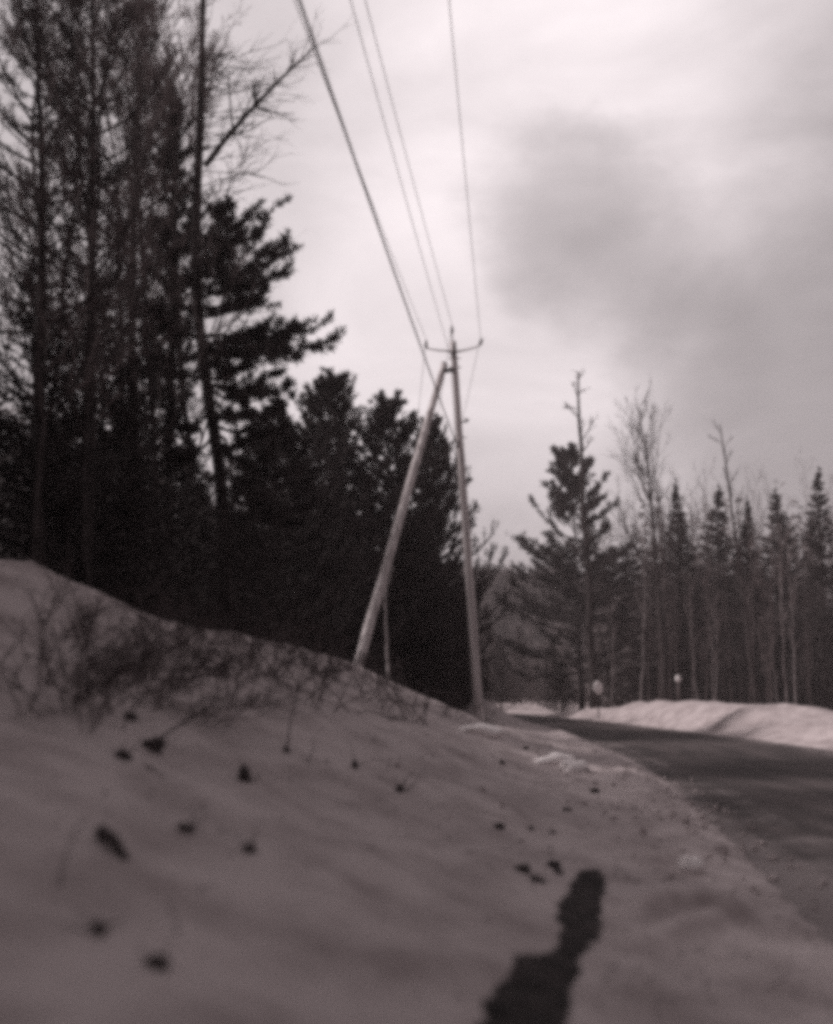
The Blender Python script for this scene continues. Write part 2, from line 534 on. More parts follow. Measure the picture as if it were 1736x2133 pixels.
def slush_on_road():
    nt = M_ROAD.node_tree
    N, L = nt.nodes.new, nt.links.new
    b = nt.nodes['Principled BSDF']
    old = b.inputs['Base Color'].links[0].from_socket
    uv = N('ShaderNodeUVMap')
    uv.uv_map = 'lane'
    sep = N('ShaderNodeSeparateXYZ')
    L(uv.outputs[0], sep.inputs[0])
    tc = N('ShaderNodeTexCoord')
    n = N('ShaderNodeTexNoise')
    n.inputs['Scale'].default_value = 1.1
    n.inputs['Detail'].default_value = 8
    n.inputs['Roughness'].default_value = 0.65
    L(tc.outputs['Object'], n.inputs['Vector'])
    d = N('ShaderNodeMath')                       # how far from the nearer edge
    d.operation = 'PINGPONG'
    d.inputs[1].default_value = 0.5
    L(sep.outputs['X'], d.inputs[0])
    ad = N('ShaderNodeMath')
    ad.operation = 'MULTIPLY_ADD'
    ad.inputs[1].default_value = 0.68
    L(n.outputs['Fac'], ad.inputs[0])
    sb = N('ShaderNodeMath')
    sb.operation = 'MULTIPLY'
    sb.inputs[1].default_value = -1.0
    L(d.outputs[0], sb.inputs[0])
    L(sb.outputs[0], ad.inputs[2])
    near = N('ShaderNodeMapRange')                # the turn-out by the trench, where the plough leaves more slush
    near.inputs['From Min'].default_value = 13.0 / 50
    near.inputs['From Max'].default_value = 6.5 / 50
    near.inputs['To Max'].default_value = 0.34
    L(sep.outputs['Y'], near.inputs['Value'])
    ad2 = N('ShaderNodeMath')
    ad2.operation = 'ADD'
    L(ad.outputs[0], ad2.inputs[0])
    L(near.outputs[0], ad2.inputs[1])
    mp = N('ShaderNodeMapping')                   # streaks drawn out along the wheel tracks
    mp.inputs['Scale'].default_value = (16, 5, 1)
    L(uv.outputs[0], mp.inputs[0])
    n3 = N('ShaderNodeTexNoise')
    n3.inputs['Scale'].default_value = 1.0
    n3.inputs['Detail'].default_value = 6
    L(mp.outputs[0], n3.inputs['Vector'])
    ad3 = N('ShaderNodeMath')
    ad3.operation = 'MULTIPLY_ADD'
    ad3.inputs[1].default_value = 0.5
    L(n3.outputs['Fac'], ad3.inputs[0])
    L(ad2.outputs[0], ad3.inputs[2])
    ad4 = N('ShaderNodeMath')
    ad4.operation = 'SUBTRACT'
    ad4.inputs[1].default_value = 0.22
    L(ad3.outputs[0], ad4.inputs[0])
    ad = ad4
    r = N('ShaderNodeMapRange')
    r.interpolation_type = 'SMOOTHSTEP'
    r.inputs['From Min'].default_value = 0.22
    r.inputs['From Max'].default_value = 0.52
    r.inputs['To Max'].default_value = 0.9
    L(ad.outputs[0], r.inputs['Value'])
    mx = N('ShaderNodeMix')
    mx.data_type = 'RGBA'
    L(r.outputs[0], mx.inputs[0])
    L(old, mx.inputs[6])
    mx.inputs[7].default_value = (*tone(0.24, 0.85), 1)
    L(mx.outputs[2], b.inputs['Base Color'])


slush_on_road()

# ------------------------------------------------------------------ the hill far behind
HX = np.linspace(-260, 420, 90)
HY = np.linspace(150, 420, 40)
HXX, HYY = np.meshgrid(HX, HY)


def hill_z(x, y):
    ridge = np.interp(x * 215 / np.maximum(y, 150), [-260, -60, 4, 12, 22, 30, 60, 120, 420], [24, 30, 27.5, 27, 26, 26.5, 21, 15, 12]) + 2.5 * (vnoise(x / 14, y / 30, 41) - 0.5)
    s = np.clip((y - 150) / 70, 0, 1)
    return -1 + ridge * s * s * (3 - 2 * s)


g = Geo()
g.add(np.stack([HXX, HYY, hill_z(HXX, HYY)], -1), q=(lambda a: np.stack([a, a + 1, a + 91, a + 90], 1))(
    (np.arange(39)[:, None] * 90 + np.arange(89)[None]).ravel()))
o = obj('hill', g.mesh('hill', M_HILL, True))
tag(o, 'low wooded hill beyond the bend', kind='structure')
rng = np.random.default_rng(5)
n = 4200
hx, hy = rng.uniform(-60, 160, n), rng.uniform(152, 245, n)
hz = hill_z(hx, hy)
g = Geo()
for k in range(9):
    ang = rng.uniform(0, 6.28, n)
    h = rng.uniform(2, 5.0, n)
    rr = rng.uniform(0.2, 1.5, n)
    base = np.stack([hx + rr * np.cos(ang), hy + rr * np.sin(ang), hz - 0.5 + rng.uniform(0, 1.5, n)], -1)
    g.blades(base, np.stack([0.35 * rng.normal(size=n), 0.35 * rng.normal(size=n), np.ones(n)], -1), h, rng.uniform(0.3, 1.3, n), rng)
o = obj('far_woods', g.mesh('far_woods', M_HILL))
tag(o, 'grey winter woods covering the low hill beyond the bend', 'woods', kind='stuff')


# ------------------------------------------------------------------ growing trees
def sample(P, t):                                  # points and tangents on polylines (N,K,3) at t (N,m)
    N_, K = P.shape[:2]
    f = np.clip(t, 0, 0.9999) * (K - 1)
    i = f.astype(int)
    fr = (f - i)[..., None]
    n = np.arange(N_)[:, None]
    a_, b_ = P[n, i], P[n, i + 1]
    return a_ * (1 - fr) + b_ * fr, nrmz(b_ - a_)


def lerp_r(R, t):
    N_, K = R.shape
    f = np.clip(t, 0, 0.9999) * (K - 1)
    i = f.astype(int)
    n = np.arange(N_)[:, None]
    return R[n, i] * (1 - (f - i)) + R[n, i + 1] * (f - i)


def sprout(P, R, m, tmin, tmax, length, angle, rng, K=4, up=0.1, wob=0.12, taper=0.6, rmin=0.004, shrink=0.5, flat=False):
    """m children on every polyline; length is a share of the parent's length"""
    N_ = len(P)
    t = rng.uniform(tmin, tmax, (N_, m))
    pos, tan = sample(P, t)
    plen = np.linalg.norm(np.diff(P, axis=1), axis=2).sum(1)[:, None]
    rnd = rng.normal(size=(N_, m, 3))
    if flat:
        rnd[..., 2] *= 0.15
    perp = nrmz(np.cross(tan, nrmz(np.cross(tan, rnd)) if not flat else np.array([0, 0, 1.0])))
    if flat:
        perp = np.cross(tan, np.array([0, 0, 1.0]))
        perp = nrmz(perp) * np.where(rng.random((N_, m, 1)) < 0.5, 1, -1) + 0.18 * rng.normal(size=(N_, m, 3))
    an = rng.normal(angle, angle * 0.22, (N_, m))[..., None]
    d = nrmz(np.cos(an) * tan + np.sin(an) * nrmz(perp))
    ln = plen * length * rng.uniform(0.55, 1.15, (N_, m)) * (1 - shrink * t)
    out = np.empty((N_ * m, K, 3))
    p = pos.reshape(-1, 3)
    d = d.reshape(-1, 3)
    step = (ln.reshape(-1) / (K - 1))[:, None]
    out[:, 0] = p
    for k in range(1, K):
        d = nrmz(d + np.array([0, 0, up]) + wob * rng.normal(size=d.shape))
        p = p + d * step
        out[:, k] = p
    r0 = np.maximum(lerp_r(R, t).reshape(-1) * taper, rmin)
    return out, np.maximum(r0[:, None] * np.linspace(1, 0.35, K)[None], rmin * 0.6)


def trunk_line(H, rng, K=14, bend=0.02, r0=0.16, r1=0.02):
    z = np.linspace(0, H, K)
    x = np.cumsum(rng.normal(size=K)) * bend
    y = np.cumsum(rng.normal(size=K)) * bend
    x -= np.linspace(x[0], x[-1], K)
    y -= np.linspace(y[0], y[-1], K)
    R = r0 + (r1 - r0) * np.linspace(0, 1, K) ** 0.85
    R[0] *= 1.25
    return np.stack([x, y, z], -1)[None], R[None]


def bare_tree(seed, H=18.0, r0=0.17, limbs=16, t0=0.35, spread=0.34, up=0.16, n2=6, n3=6, n4=4, tw=0.006, angle=0.75, mats=None, leader=1.0, bend=0.06, r1=0.015):
    rng = np.random.default_rng(seed)
    bark, twig = mats or (M_BARK, M_TWIG)
    T, TR_ = trunk_line(H * leader, rng, bend=bend, r0=r0, r1=r1)
    g1, g2 = Geo(), Geo()
    g1.tubes(T, TR_, 8)
    A, AR = sprout(T, TR_, limbs, t0, 0.97, spread, angle, rng, 6, up, 0.10, 0.55, 0.012, 0.45)
    g1.tubes(A, AR, 5)
    B, BR = sprout(A, AR, n2, 0.15, 0.98, 0.5, 0.6, rng, 5, up * 0.8, 0.13, 0.6, tw * 1.3, 0.4)
    g2.tubes(B, BR, 3)
    C, CR = sprout(B, BR, n3, 0.1, 1.0, 0.55, 0.6, rng, 4, up * 0.7, 0.15, 0.6, tw, 0.3)
    g2.tubes(C, CR, 3)
    if n4:
        D, DR = sprout(C, CR, n4, 0.1, 1.0, 0.6, 0.6, rng, 3, up * 0.5, 0.15, 0.7, tw * 0.8, 0.3)
        g2.tubes(D, DR, 3)
    return g1.mesh('bare_trunk', bark, True), g2.mesh('bare_crown', twig), H


def spruce(seed, H=14.0, R=2.6, n1=120, n2=9, nb=9, low=0.03, bl=0.20, bw=0.035, mat=None, pw=0.85, droop=-0.10, gaps=0.0):
    rng = np.random.default_rng(seed)
    T, TR_ = trunk_line(H, rng, bend=0.03, r0=H * 0.011, r1=0.012)
    t = low + (1 - low) * np.sort(rng.random(n1)) ** 1.0
    t[-6:] = np.linspace(0.93, 0.99, 6)
    pos, _ = sample(np.repeat(T, 1, 0), t[None])
    pos = pos[0]
    az = np.arange(n1) * 2.399 + rng.normal(size=n1) * 0.4
    ln = R * (1 - t) ** pw * rng.uniform(0.65, 1.15, n1) + 0.05
    if gaps:
        ln *= np.where(rng.random(n1) < gaps, 0.4, 1.0)
    K = 6
    P = np.empty((n1, K, 3))
    P[:, 0] = pos
    d = np.stack([np.cos(az), np.sin(az), 0.25 + 0.9 * t ** 3], -1)
    d = nrmz(d)
    p = pos.copy()
    for k in range(1, K):
        d = nrmz(d + np.array([0, 0, droop + 0.085 * k * (-droop / 0.1)]) * (1.1 - t)[:, None] + 0.05 * rng.normal(size=d.shape))
        p = p + d * (ln / (K - 1))[:, None]
        P[:, k] = p
    RR = np.maximum((0.010 + 0.012 * ln)[:, None] * np.linspace(1, 0.3, K)[None], 0.004)
    g1, g2 = Geo(), Geo()
    g1.tubes(T, TR_, 8)
    g1.tubes(P, RR, 4)
    B, BR = sprout(P, RR, n2, 0.15, 1.0, 0.38, 0.85, rng, 4, -0.03, 0.1, 0.5, 0.004, 0.45, flat=True)
    for (Q, m, l) in ((B, nb, 1.0), (P, nb + 4, 1.0)):
        N_ = len(Q)
        tt = rng.uniform(0.05, 1.0, (N_, m)) if Q is B else rng.uniform(0.2, 1.0, (N_, m))
        ps, tn = sample(Q, tt)
        ps, tn = ps.reshape(-1, 3), tn.reshape(-1, 3)
        dd = tn + 0.55 * rng.normal(size=tn.shape)
        g2.blades(ps, dd, bl * rng.uniform(0.6, 1.3, len(ps)) * np.repeat(np.clip(0.3 + 2.0 * (1 - t), 0.3, 1.0), len(ps) // n1), bw * rng.uniform(0.6, 1.4, len(ps)), rng)
    return g1.mesh('spruce_trunk', M_DARKBARK, True), g2.mesh('spruce_crown', mat or M_SPRUCE), H


def needle_tufts(g2, Q, m, per, ln, wd, rng, tmin=0.3, lift=0.35):
    N_ = len(Q)
    tt = rng.uniform(tmin, 1.0, (N_, m))
    ps, tn = sample(Q, tt)
    ps = np.repeat(ps.reshape(-1, 3), per, 0)
    tn = np.repeat(tn.reshape(-1, 3), per, 0)
    dd = tn * 0.7 + 0.75 * rng.normal(size=tn.shape) + np.array([0, 0, lift])
    g2.blades(ps + 0.03 * rng.normal(size=ps.shape), dd, ln * rng.uniform(0.6, 1.25, len(ps)), wd * rng.uniform(0.7, 1.3, len(ps)), rng)


def pine(seed, H=16.0, R=3.6, n1=46, low=0.15, n2=9, m=6, per=8, ln=0.20, wd=0.022, shape=None, upturn=0.12, mat=None, lift=0.9, topw=0.9):
    """white pine: long level limbs with upturned tips carrying tufts"""
    rng = np.random.default_rng(seed)
    T, TR_ = trunk_line(H, rng, bend=0.05, r0=H * 0.011, r1=0.015)
    t = np.sort(low + (0.965 - low) * rng.random(n1) ** topw)
    pos = sample(T, t[None])[0][0]
    az = np.arange(n1) * 2.2 + rng.normal(size=n1) * 0.5
    sh = shape(t) if shape else (1 - t) ** 0.7
    ll = R * sh * rng.uniform(0.55, 1.25, n1) + 0.12
    K = 7
    P = np.empty((n1, K, 3))
    P[:, 0] = pos
    d = nrmz(np.stack([np.cos(az), np.sin(az), 0.10 + lift * t ** 2], -1))
    p = pos.copy()
    for k in range(1, K):
        d = nrmz(d + np.array([0, 0, upturn * (k / K)]) + 0.07 * rng.normal(size=d.shape))
        p = p + d * (ll / (K - 1))[:, None]
        P[:, k] = p
    RR = np.maximum((0.012 + 0.014 * ll)[:, None] * np.linspace(1, 0.3, K)[None], 0.006)
    g1, g2 = Geo(), Geo()
    g1.tubes(T, TR_, 8)
    g1.tubes(P, RR, 4)
    B, BR = sprout(P, RR, n2, 0.2, 1.0, 0.36, 0.7, rng, 4, 0.10, 0.1, 0.5, 0.005, 0.4, flat=True)
    g1.tubes(B, BR, 3)
    needle_tufts(g2, B, m, per, ln, wd, rng, 0.2)
    needle_tufts(g2, P, m + 2, per, ln, wd, rng, 0.45)
    needle_tufts(g2, T[:, -3:], 22, 5, ln * 0.6, wd, rng, 0.35, 0.9)
    return g1.mesh('pine_trunk', M_DARKBARK, True), g2.mesh('pine_crown', mat or M_PINE), H


def plant(name, proto, base_px, top_px, dist, label, group=None, spin=0.0, cat='tree', sink=0.15, wide=1.0):
    """a copy of a grown tree whose foot is at base_px (x only) and whose tip is seen at top_px, dist metres ahead"""
    tr, cr, H = proto
    top = at(top_px[0], top_px[1], dist)
    bx = (base_px - CX) / FPX * (dist * math.cos(PITCH) + (0 - EYE) * math.sin(PITCH))
    b = np.array([bx, dist, gz(bx, dist) - sink])
    ax = Vector(top - b)
    e = thing(name, b, label, cat, group)
    q = Vector((0, 0, 1)).rotation_difference(ax) @ Quaternion((0, 0, 1), spin)
    e.rotation_mode = 'QUATERNION'
    e.rotation_quaternion = q
    s = ax.length / H
    e.scale = (s * wide, s * wide, s)
    obj('trunk', tr, e)
    obj('crown', cr, e)
    return e


# ------------------------------------------------------------------ the utility poles and wires
PD = 30.5
pole_base = on_ground(1003, 1503, 20, 45)
pole_base = at(1003, 1503, PD)
pole_base[2] = gz(pole_base[0], PD)
pole_top = at(944, 712, PD)


def shaft(a_, b_, r0, r1, mat, sides=16, K=24, seed=0, name='shaft'):
    rng = np.random.default_rng(seed)
    g = Geo()
    t = np.linspace(0, 1, K)[:, None]
    P = np.asarray(a_) * (1 - t) + np.asarray(b_) * t
    P[1:-1] += rng.normal(size=(K - 2, 3)) * 0.006
    R = (r0 + (r1 - r0) * t[:, 0]) * (1 + 0.012 * rng.normal(size=K))
    g.tubes(P[None], R[None], sides)
    return g.mesh(name, mat, True)


def rod(a_, b_, r, mat, sides=8, name='rod'):
    g = Geo()
    g.tubes(np.array([[a_, (np.asarray(a_) + b_) / 2, b_]]), np.full((1, 3), r), sides)
    return g.mesh(name, mat, True)


def lathe(prof, mat, name, sides=14):
    g = Geo()
    z = np.array([p[0] for p in prof])
    P = np.stack([0 * z, 0 * z, z], -1)
    g.tubes(P[None], np.array([[p[1] for p in prof]]), sides)
    return g.mesh(name, mat, True)


INS = lathe([(0, .02), (.04, .02), (.05, .075), (.09, .08), (.10, .05), (.13, .05), (.14, .085), (.18, .08), (.20, .05), (.26, .045), (.28, .06), (.31, .055), (.33, .02)],
            M_PORC, 'insulator')
up_ = thing('utility_pole', pole_base, 'upright weathered wooden utility pole at the edge of the road bank', 'utility pole')
rel = lambda p: np.asarray(p, float) - pole_base
obj('shaft', shaft((0, 0, -0.6), rel(pole_top), 0.16, 0.105, M_POLE, seed=2), up_)
ins_pts = [at(888, 716, PD - 0.25), at(942, 686, PD), at(999, 711, PD - 0.1)]
axis = lambda k: pole_base + (pole_top - pole_base) * k
for q, ip in enumerate(ins_pts):
    if q == 1:
        obj('pin', rod(rel(pole_top) + [0, 0, -0.35], rel(ip) + [0, 0, -0.12], 0.025, M_METAL), up_)
    else:
        root = axis(0.975 if q == 0 else 0.972)
        tip = ip + np.array([0, 0, -0.16])
        g = Geo()
        t = np.linspace(0, 1, 7)[:, None]
        P = root * (1 - t) + tip * t
        P[:, 2] -= 0.03 * np.sin(t[:, 0] * math.pi)
        g.tubes((P - pole_base)[None], np.linspace(0.034, 0.024, 7)[None], 8)
        br = obj('bracket', g.mesh('bracket', M_POLE, True), up_)
        obj('plate', rod(rel(root) + [0, -0.13, -0.2], rel(root) + [0, -0.13, 0.2], 0.05, M_METAL), br)
    i_ = obj('insulator', INS, up_, tuple(rel(ip) + [0, 0, -0.16]))
    i_.scale = (0.75, 0.75, 0.85)
    if q == 2:
        i_.rotation_euler = (0, math.radians(22), 0)
cable_at = at(951, 925, PD - 0.15)
hw = [(968, 880, 0.09), (971, 1003, 0.11)]
for (hx_, hy_, r_) in hw:
    p = at(hx_, hy_, PD)
    k = (p[2] - pole_base[2]) / (pole_top[2] - pole_base[2])
    c = axis(k)
    g = Geo()
    P = np.array([c + [0.1, -0.05, 0], c + [0.26, -0.06, 0.01], c + [0.30, -0.06, 0.04], p + [0.03, -0.05, 0.10]]) - pole_base
    g.tubes(P[None], np.array([[0.03, 0.03, 0.055, 0.05]]), 8)
    obj('side_clamp', g.mesh('side_clamp', M_METAL, True), up_)
obj('cable_hanger', rod(rel(cable_at) + [0, 0, -0.12], rel(cable_at) + [0.06, 0.05, 0.12], 0.04, M_METAL), up_)
g = Geo()                                            # ground wire down the shaft
P = np.array([axis(k) + np.array([-0.17 + 0.03 * k, -0.10, 0]) for k in np.linspace(0.02, 0.93, 14)]) - pole_base
g.tubes(P[None], np.full((1, 14), 0.008), 4)
obj('ground_wire', g.mesh('ground_wire', M_METAL), up_)
for k in (0.972, 0.955, 0.74, 0.93):
    c = axis(k)
    obj('bolt', rod(rel(c) + [-0.2, 0.0, 0], rel(c) + [0.22, 0.0, 0], 0.018, M_METAL, 6), up_)

br_base = at(727, 1385, 25.5)
br_base[2] = gz(br_base[0], br_base[1])
br_top = at(926, 758, PD - 0.22)
bp_ = thing('brace_pole', br_base, 'slanting wooden brace pole leaning from the bank crest against the utility pole', 'brace pole')
relb = lambda p: np.asarray(p, float) - br_base
ax = nrmz(br_top - br_base)
obj('shaft', shaft(-ax * 0.8, relb(br_top), 0.145, 0.112, M_POLE, seed=5), bp_)
mt = at(933, 772, PD - 0.2)
g = Geo()
P = np.array([br_top - ax * 0.35 + [0.02, -0.1, 0], mt + [0.02, 0, 0.0], at(944, 770, PD - 0.05)]) - br_base
g.tubes(P[None], np.array([[0.09, 0.075, 0.07]]), 8)
obj('joint_bracket', g.mesh('joint_bracket', M_METAL, True), bp_)
obj('cap', shaft(relb(br_top - ax * 0.10), relb(br_top + ax * 0.02), 0.118, 0.105, M_METAL, K=4, seed=6, name='cap'), bp_)


def wire(name, A, top_px, sag, r, label, far=None, group='wires on the utility pole'):
    A = np.asarray(A, float)
    B = at_z(top_px[0], top_px[1], A[2] - sag)
    k = (A[1] + 16) / (A[1] - B[1])
    E = A + (B - A) * k
    E[2] = A[2] + 0.1
    tb = 1 / k
    s = (A[2] + 0.1 * tb - B[2]) / (4 * tb * (1 - tb))
    t = np.linspace(1, 0, 46)[:, None]
    P = A * (1 - t) + E * t
    P[:, 2] = (A[2] + 0.1 * t - 4 * s * t * (1 - t))[:, 0]
    if far is not None:
        F = at(*far)
        t = np.linspace(0, 1, 24)[1:, None]
        Q = A * (1 - t) + F * t
        Q[:, 2] -= (4 * 0.5 * t * (1 - t))[:, 0]
        P = np.concatenate([P, Q])
    g = Geo()
    g.tubes((P - A)[None], np.full((1, len(P)), r), 6)
    o = obj(name, g.mesh(name, M_WIRE, True), None, tuple(A))
    return tag(o, label, 'wire', group)


wire('telephone_cable', cable_at + [0, -0.05, 0], (660, 104), 0.35, 0.019, 'thick dark cable fixed lowest on the utility pole, crossing behind the brace pole', (940, 1180, 78))
wire('power_line', ins_pts[0] + [0, 0, 0.16], (655, 110), 0.45, 0.0085, 'thin overhead wire on the left insulator of the utility pole', (838, 1140, 78))
wire('power_line', ins_pts[1] + [0, 0, 0.17], (790, 110), 0.35, 0.0085, 'thin overhead wire on the top insulator of the utility pole', (868, 1125, 78))
wire('power_line', ins_pts[2] + [0.04, 0, 0.15], (946, 110), 0.35, 0.0085, 'thin overhead wire on the right insulator of the utility pole', (898, 1140, 78))
wire('power_line', at(938, 738, PD - 0.16), (761, 110), 0.35, 0.0085, 'thin overhead wire fixed to the shaft just below the pole top')

# ------------------------------------------------------------------ the tall pine and its neighbours by the bank
def hero_pine():
    rng = np.random.default_rng(77)
    D = 22.0
    path = [(474, 1330), (470, 1180), (462, 1010), (440, 860), (425, 760), (408, 600), (410, 420), (418, 250), (421, 110), (424, -60), (426, -200)]
    P = np.array([at(x, y, D) for x, y in path])
    P[0, 2] = gz(P[0, 0], D) - 0.2
    base = P[0].copy()
    t = np.linspace(0, 1, 40)
    k = np.linspace(0, 1, len(P))
    T = np.stack([np.interp(t, k, P[:, c]) for c in range(3)], -1)
    T[1:-1] = (T[:-2] + 2 * T[1:-1] + T[2:]) / 4
    R = np.interp(t, [0, 0.3, 0.6, 1], [0.17, 0.14, 0.115, 0.05])
    e = thing('pine_tree', base, 'tall forked pine with wide layered boughs towering over the bank', 'tree')
    g1, g2 = Geo(), Geo()
    g1.tubes((T - base)[None], R[None], 10)
    g3 = Geo()                                     # the bare fork
    fk = np.array([at(x, y, D) for x, y in ((428, 345), (470, 290), (520, 232), (560, 190), (600, 150), (660, 95))]) - base
    g3.tubes(fk[None], np.linspace(0.075, 0.02, 6)[None], 6)
    f1, f1r = sprout(fk[None], np.linspace(0.075, 0.02, 6)[None], 22, 0.15, 1, 0.30, 0.7, rng, 5, 0.05, 0.1, 0.5, 0.006, 0.2)
    f2, f2r = sprout(f1, f1r, 6, 0.1, 1, 0.5, 0.6, rng, 4, 0.02, 0.12, 0.7, 0.005, 0.2)
    g3.tubes(f1, f1r, 3)
    g3.tubes(f2, f2r, 3)
    obj('fork', g3.mesh('fork', M_DARKBARK), e)
    # boughs: where on the trunk they leave (pixel y), where they end, how far to or from the viewer, droop
    boughs = [(560, 585, 432, .3), (575, 560, 470, -.5), (600, 590, 500, .6), (610, 575, 540, -.8), (560, 520, 440, .8), (540, 500, 455, -.7),
              (640, 580, 580, .2), (650, 560, 610, -.6), (660, 530, 570, .9), (620, 600, 520, 0), (590, 470, 420, 0.4),
              (700, 692, 672, .1), (715, 690, 704, -.3), (720, 640, 668, .5), (740, 655, 720, -.6), (730, 600, 690, .9), (745, 600, 735, -.9), (705, 560, 670, .4), (720, 540, 700, -.3),
              (800, 615, 798, .0), (800, 580, 770, .5), (815, 560, 800, -.6), (830, 590, 840, .3), (850, 545, 830, -.7), (780, 520, 745, .6),
              (880, 600, 900, .5), (900, 580, 935, -.4), (930, 620, 985, 0.2), (960, 590, 1010, -.5), (990, 630, 1060, .3), (1020, 600, 1090, .7), (900, 540, 880, .9),
              (640, 330, 560, .5), (700, 320, 650, -.4), (760, 330, 740, .3), (600, 340, 500, -.6), (520, 350, 430, .3), (480, 480, 425, -.4), (850, 350, 850, .4), (900, 360, 930, -.5)]
    L_ = []
    for (ty, ex, ey, dy) in boughs:
        kk = np.interp(ty, [p[1] for p in path][::-1], [p[0] for p in path][::-1])
        s0 = at(kk, ty, D)
        s1 = at(ex, ey, D + dy * 2.2)
        tt = np.linspace(0, 1, 8)[:, None]
        Q = s0 * (1 - tt) + s1 * tt
        Q[:, 2] -= 0.35 * np.sin(tt[:, 0] * math.pi) * (0.5 + rng.random())
        Q[1:] += rng.normal(size=(7, 3)) * 0.05
        L_.append(Q - base)
    L_ = np.array(L_)
    LR = np.repeat(np.linspace(0.05, 0.012, 8)[None], len(L_), 0)
    g1.tubes(L_, LR, 5)
    B, BR = sprout(L_, LR, 12, 0.18, 1.0, 0.34, 0.7, rng, 5, 0.10, 0.1, 0.5, 0.006, 0.45, flat=True)
    g1.tubes(B, BR, 3)
    needle_tufts(g2, B, 12, 9, 0.17, 0.026, rng, 0.1)
    needle_tufts(g2, L_, 16, 9, 0.17, 0.026, rng, 0.35)
    obj('trunk', g1.mesh('trunk', M_DARKBARK, True), e)
    obj('crown', g2.mesh('crown', M_PINE), e)
    # bare dead twigs that reach to the right of the trunk
    g4 = Geo()
    W = []
    for q in range(34):
        ty = rng.uniform(120, 640)
        kk = np.interp(ty, [p[1] for p in path][::-1], [p[0] for p in path][::-1])
        s0 = at(kk, ty, D)
        s1 = at(kk + rng.uniform(60, 230), ty + rng.uniform(-70, 30), D + rng.uniform(-2, 2))
        tt = np.linspace(0, 1, 6)[:, None]
        Q = s0 * (1 - tt) + s1 * tt
        Q[1:] += rng.normal(size=(5, 3)) * 0.06
        W.append(Q - base)
    W = np.array(W)
    WR = np.repeat(np.linspace(0.016, 0.005, 6)[None], len(W), 0)
    g4.tubes(W, WR, 3)
    W2, W2R = sprout(W, WR, 9, 0.15, 1, 0.35, 0.55, rng, 4, 0.03, 0.12, 0.7, 0.004, 0.3)
    g4.tubes(W2, W2R, 3)
    obj('dead_twigs', g4.mesh('dead_twigs', M_DARKBARK), e)


hero_pine()

P_A = pine(101, 20.0, 2.6, 60, 0.45, 9, 7, 8, 0.18, 0.024)
P_B = pine(102, 14.0, 5.0, 190, 0.04, 9, 7, 8, 0.17, 0.026, upturn=0.30, lift=0.75, topw=0.74, shape=lambda t: (1 - t) ** 0.62)
P_C = pine(103, 14.0, 5.4, 190, 0.04, 9, 7, 8, 0.17, 0.026, upturn=0.28, lift=0.8, topw=0.74, shape=lambda t: (1 - t) ** 0.66)
P_D = pine(104, 16.0, 5.4, 100, 0.06, 11, 7, 8, 0.26, 0.045, upturn=0.10, mat=M_PALEPINE, shape=lambda t: (1 - t) ** 0.55)
S_A = spruce(201, 14.0, 3.4, 170, 10, 9, 0.02, 0.22, 0.045)
S_B = spruce(202, 14.0, 3.9, 170, 10, 9, 0.02, 0.22, 0.045, pw=0.7)
S_C = spruce(203, 16.0, 2.6, 300, 7, 7, 0.03, 0.20, 0.06, pw=1.1)
S_E = spruce(205, 16.0, 2.4, 190, 8, 7, 0.03, 0.24, 0.06, pw=1.0, gaps=0.12)
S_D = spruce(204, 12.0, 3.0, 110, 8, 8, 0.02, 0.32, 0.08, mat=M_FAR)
B_A = bare_tree(301, 20, 0.12, 34, 0.25, 0.30, 0.20, 7, 6, 5, 0.0085, mats=(M_DARKBARK, M_PALETWIG), bend=0.12)
B_B = bare_tree(302, 20, 0.11, 32, 0.30, 0.28, 0.22, 7, 6, 5, 0.0085, mats=(M_DARKBARK, M_PALETWIG), bend=0.10)
B_C = bare_tree(303, 22, 0.27, 22, 0.42, 0.42, 0.16, 7, 5, 0, 0.017, angle=0.45, mats=(M_DARKBARK, M_DARKBARK), r1=0.04)
B_D = bare_tree(304, 22, 0.24, 26, 0.30, 0.13, 0.14, 4, 3, 0, 0.016, angle=0.95, mats=(M_DARKBARK, M_DARKBARK), r1=0.05)
B_F = bare_tree(305, 22, 0.10, 20, 0.30, 0.10, 0.05, 4, 4, 0, 0.008, angle=1.1, mats=(M_DARKBARK, M_TWIG))
SAP = [bare_tree(310 + k, 11, 0.07, 14, 0.2, 0.26, 0.28, 4, 5, 0, 0.012, angle=0.5, mats=m_)
       for k, m_ in enumerate([(M_BARK, M_TWIG), (M_PALEBARK, M_PALETWIG), (M_BARK, M_PALETWIG), (M_DARKBARK, M_TWIG)])]

plant('pine_tree', P_A, 352, (352, 170), 25, 'narrow pine with a dark tufted top just left of the tall forked pine', spin=0.4)
P_E = pine(106, 20.0, 4.6, 64, 0.36, 8, 5, 5, 0.17, 0.018, upturn=0.30)
plant('pine_tree', P_E, 165, (195, -220), 17.5, 'tallest shaggy pine, among the bare crowns second from the left end', spin=2.0)
plant('pine_tree', P_E, 275, (288, -20), 23, 'shaggy pine between the left end and the narrow tufted pine', spin=4.2)
plant('pine_tree', P_E, 55, (85, -150), 16.5, 'shaggy pine nearest the left end of the wood', spin=0.9)
plant('bare_tree', B_A, 180, (230, -160), 17, 'bare twiggy hardwood second in from the left end of the wood', spin=1.0)
plant('bare_tree', B_B, 40, (100, -200), 16, 'bare twiggy hardwood at the left end of the wood', spin=2.2)
plant('bare_tree', B_B, 290, (300, -40), 21, 'bare twiggy hardwood between the left end and the narrow pine', spin=4.0)
plant('bare_tree', B_A, 250, (215, 40), 24, 'bare twiggy hardwood behind the black spruces, second left of the narrow pine', spin=5.2)
plant('bare_tree', B_B, 110, (150, -60), 22, 'bare twiggy hardwood set back between the two at the left end', spin=0.7)
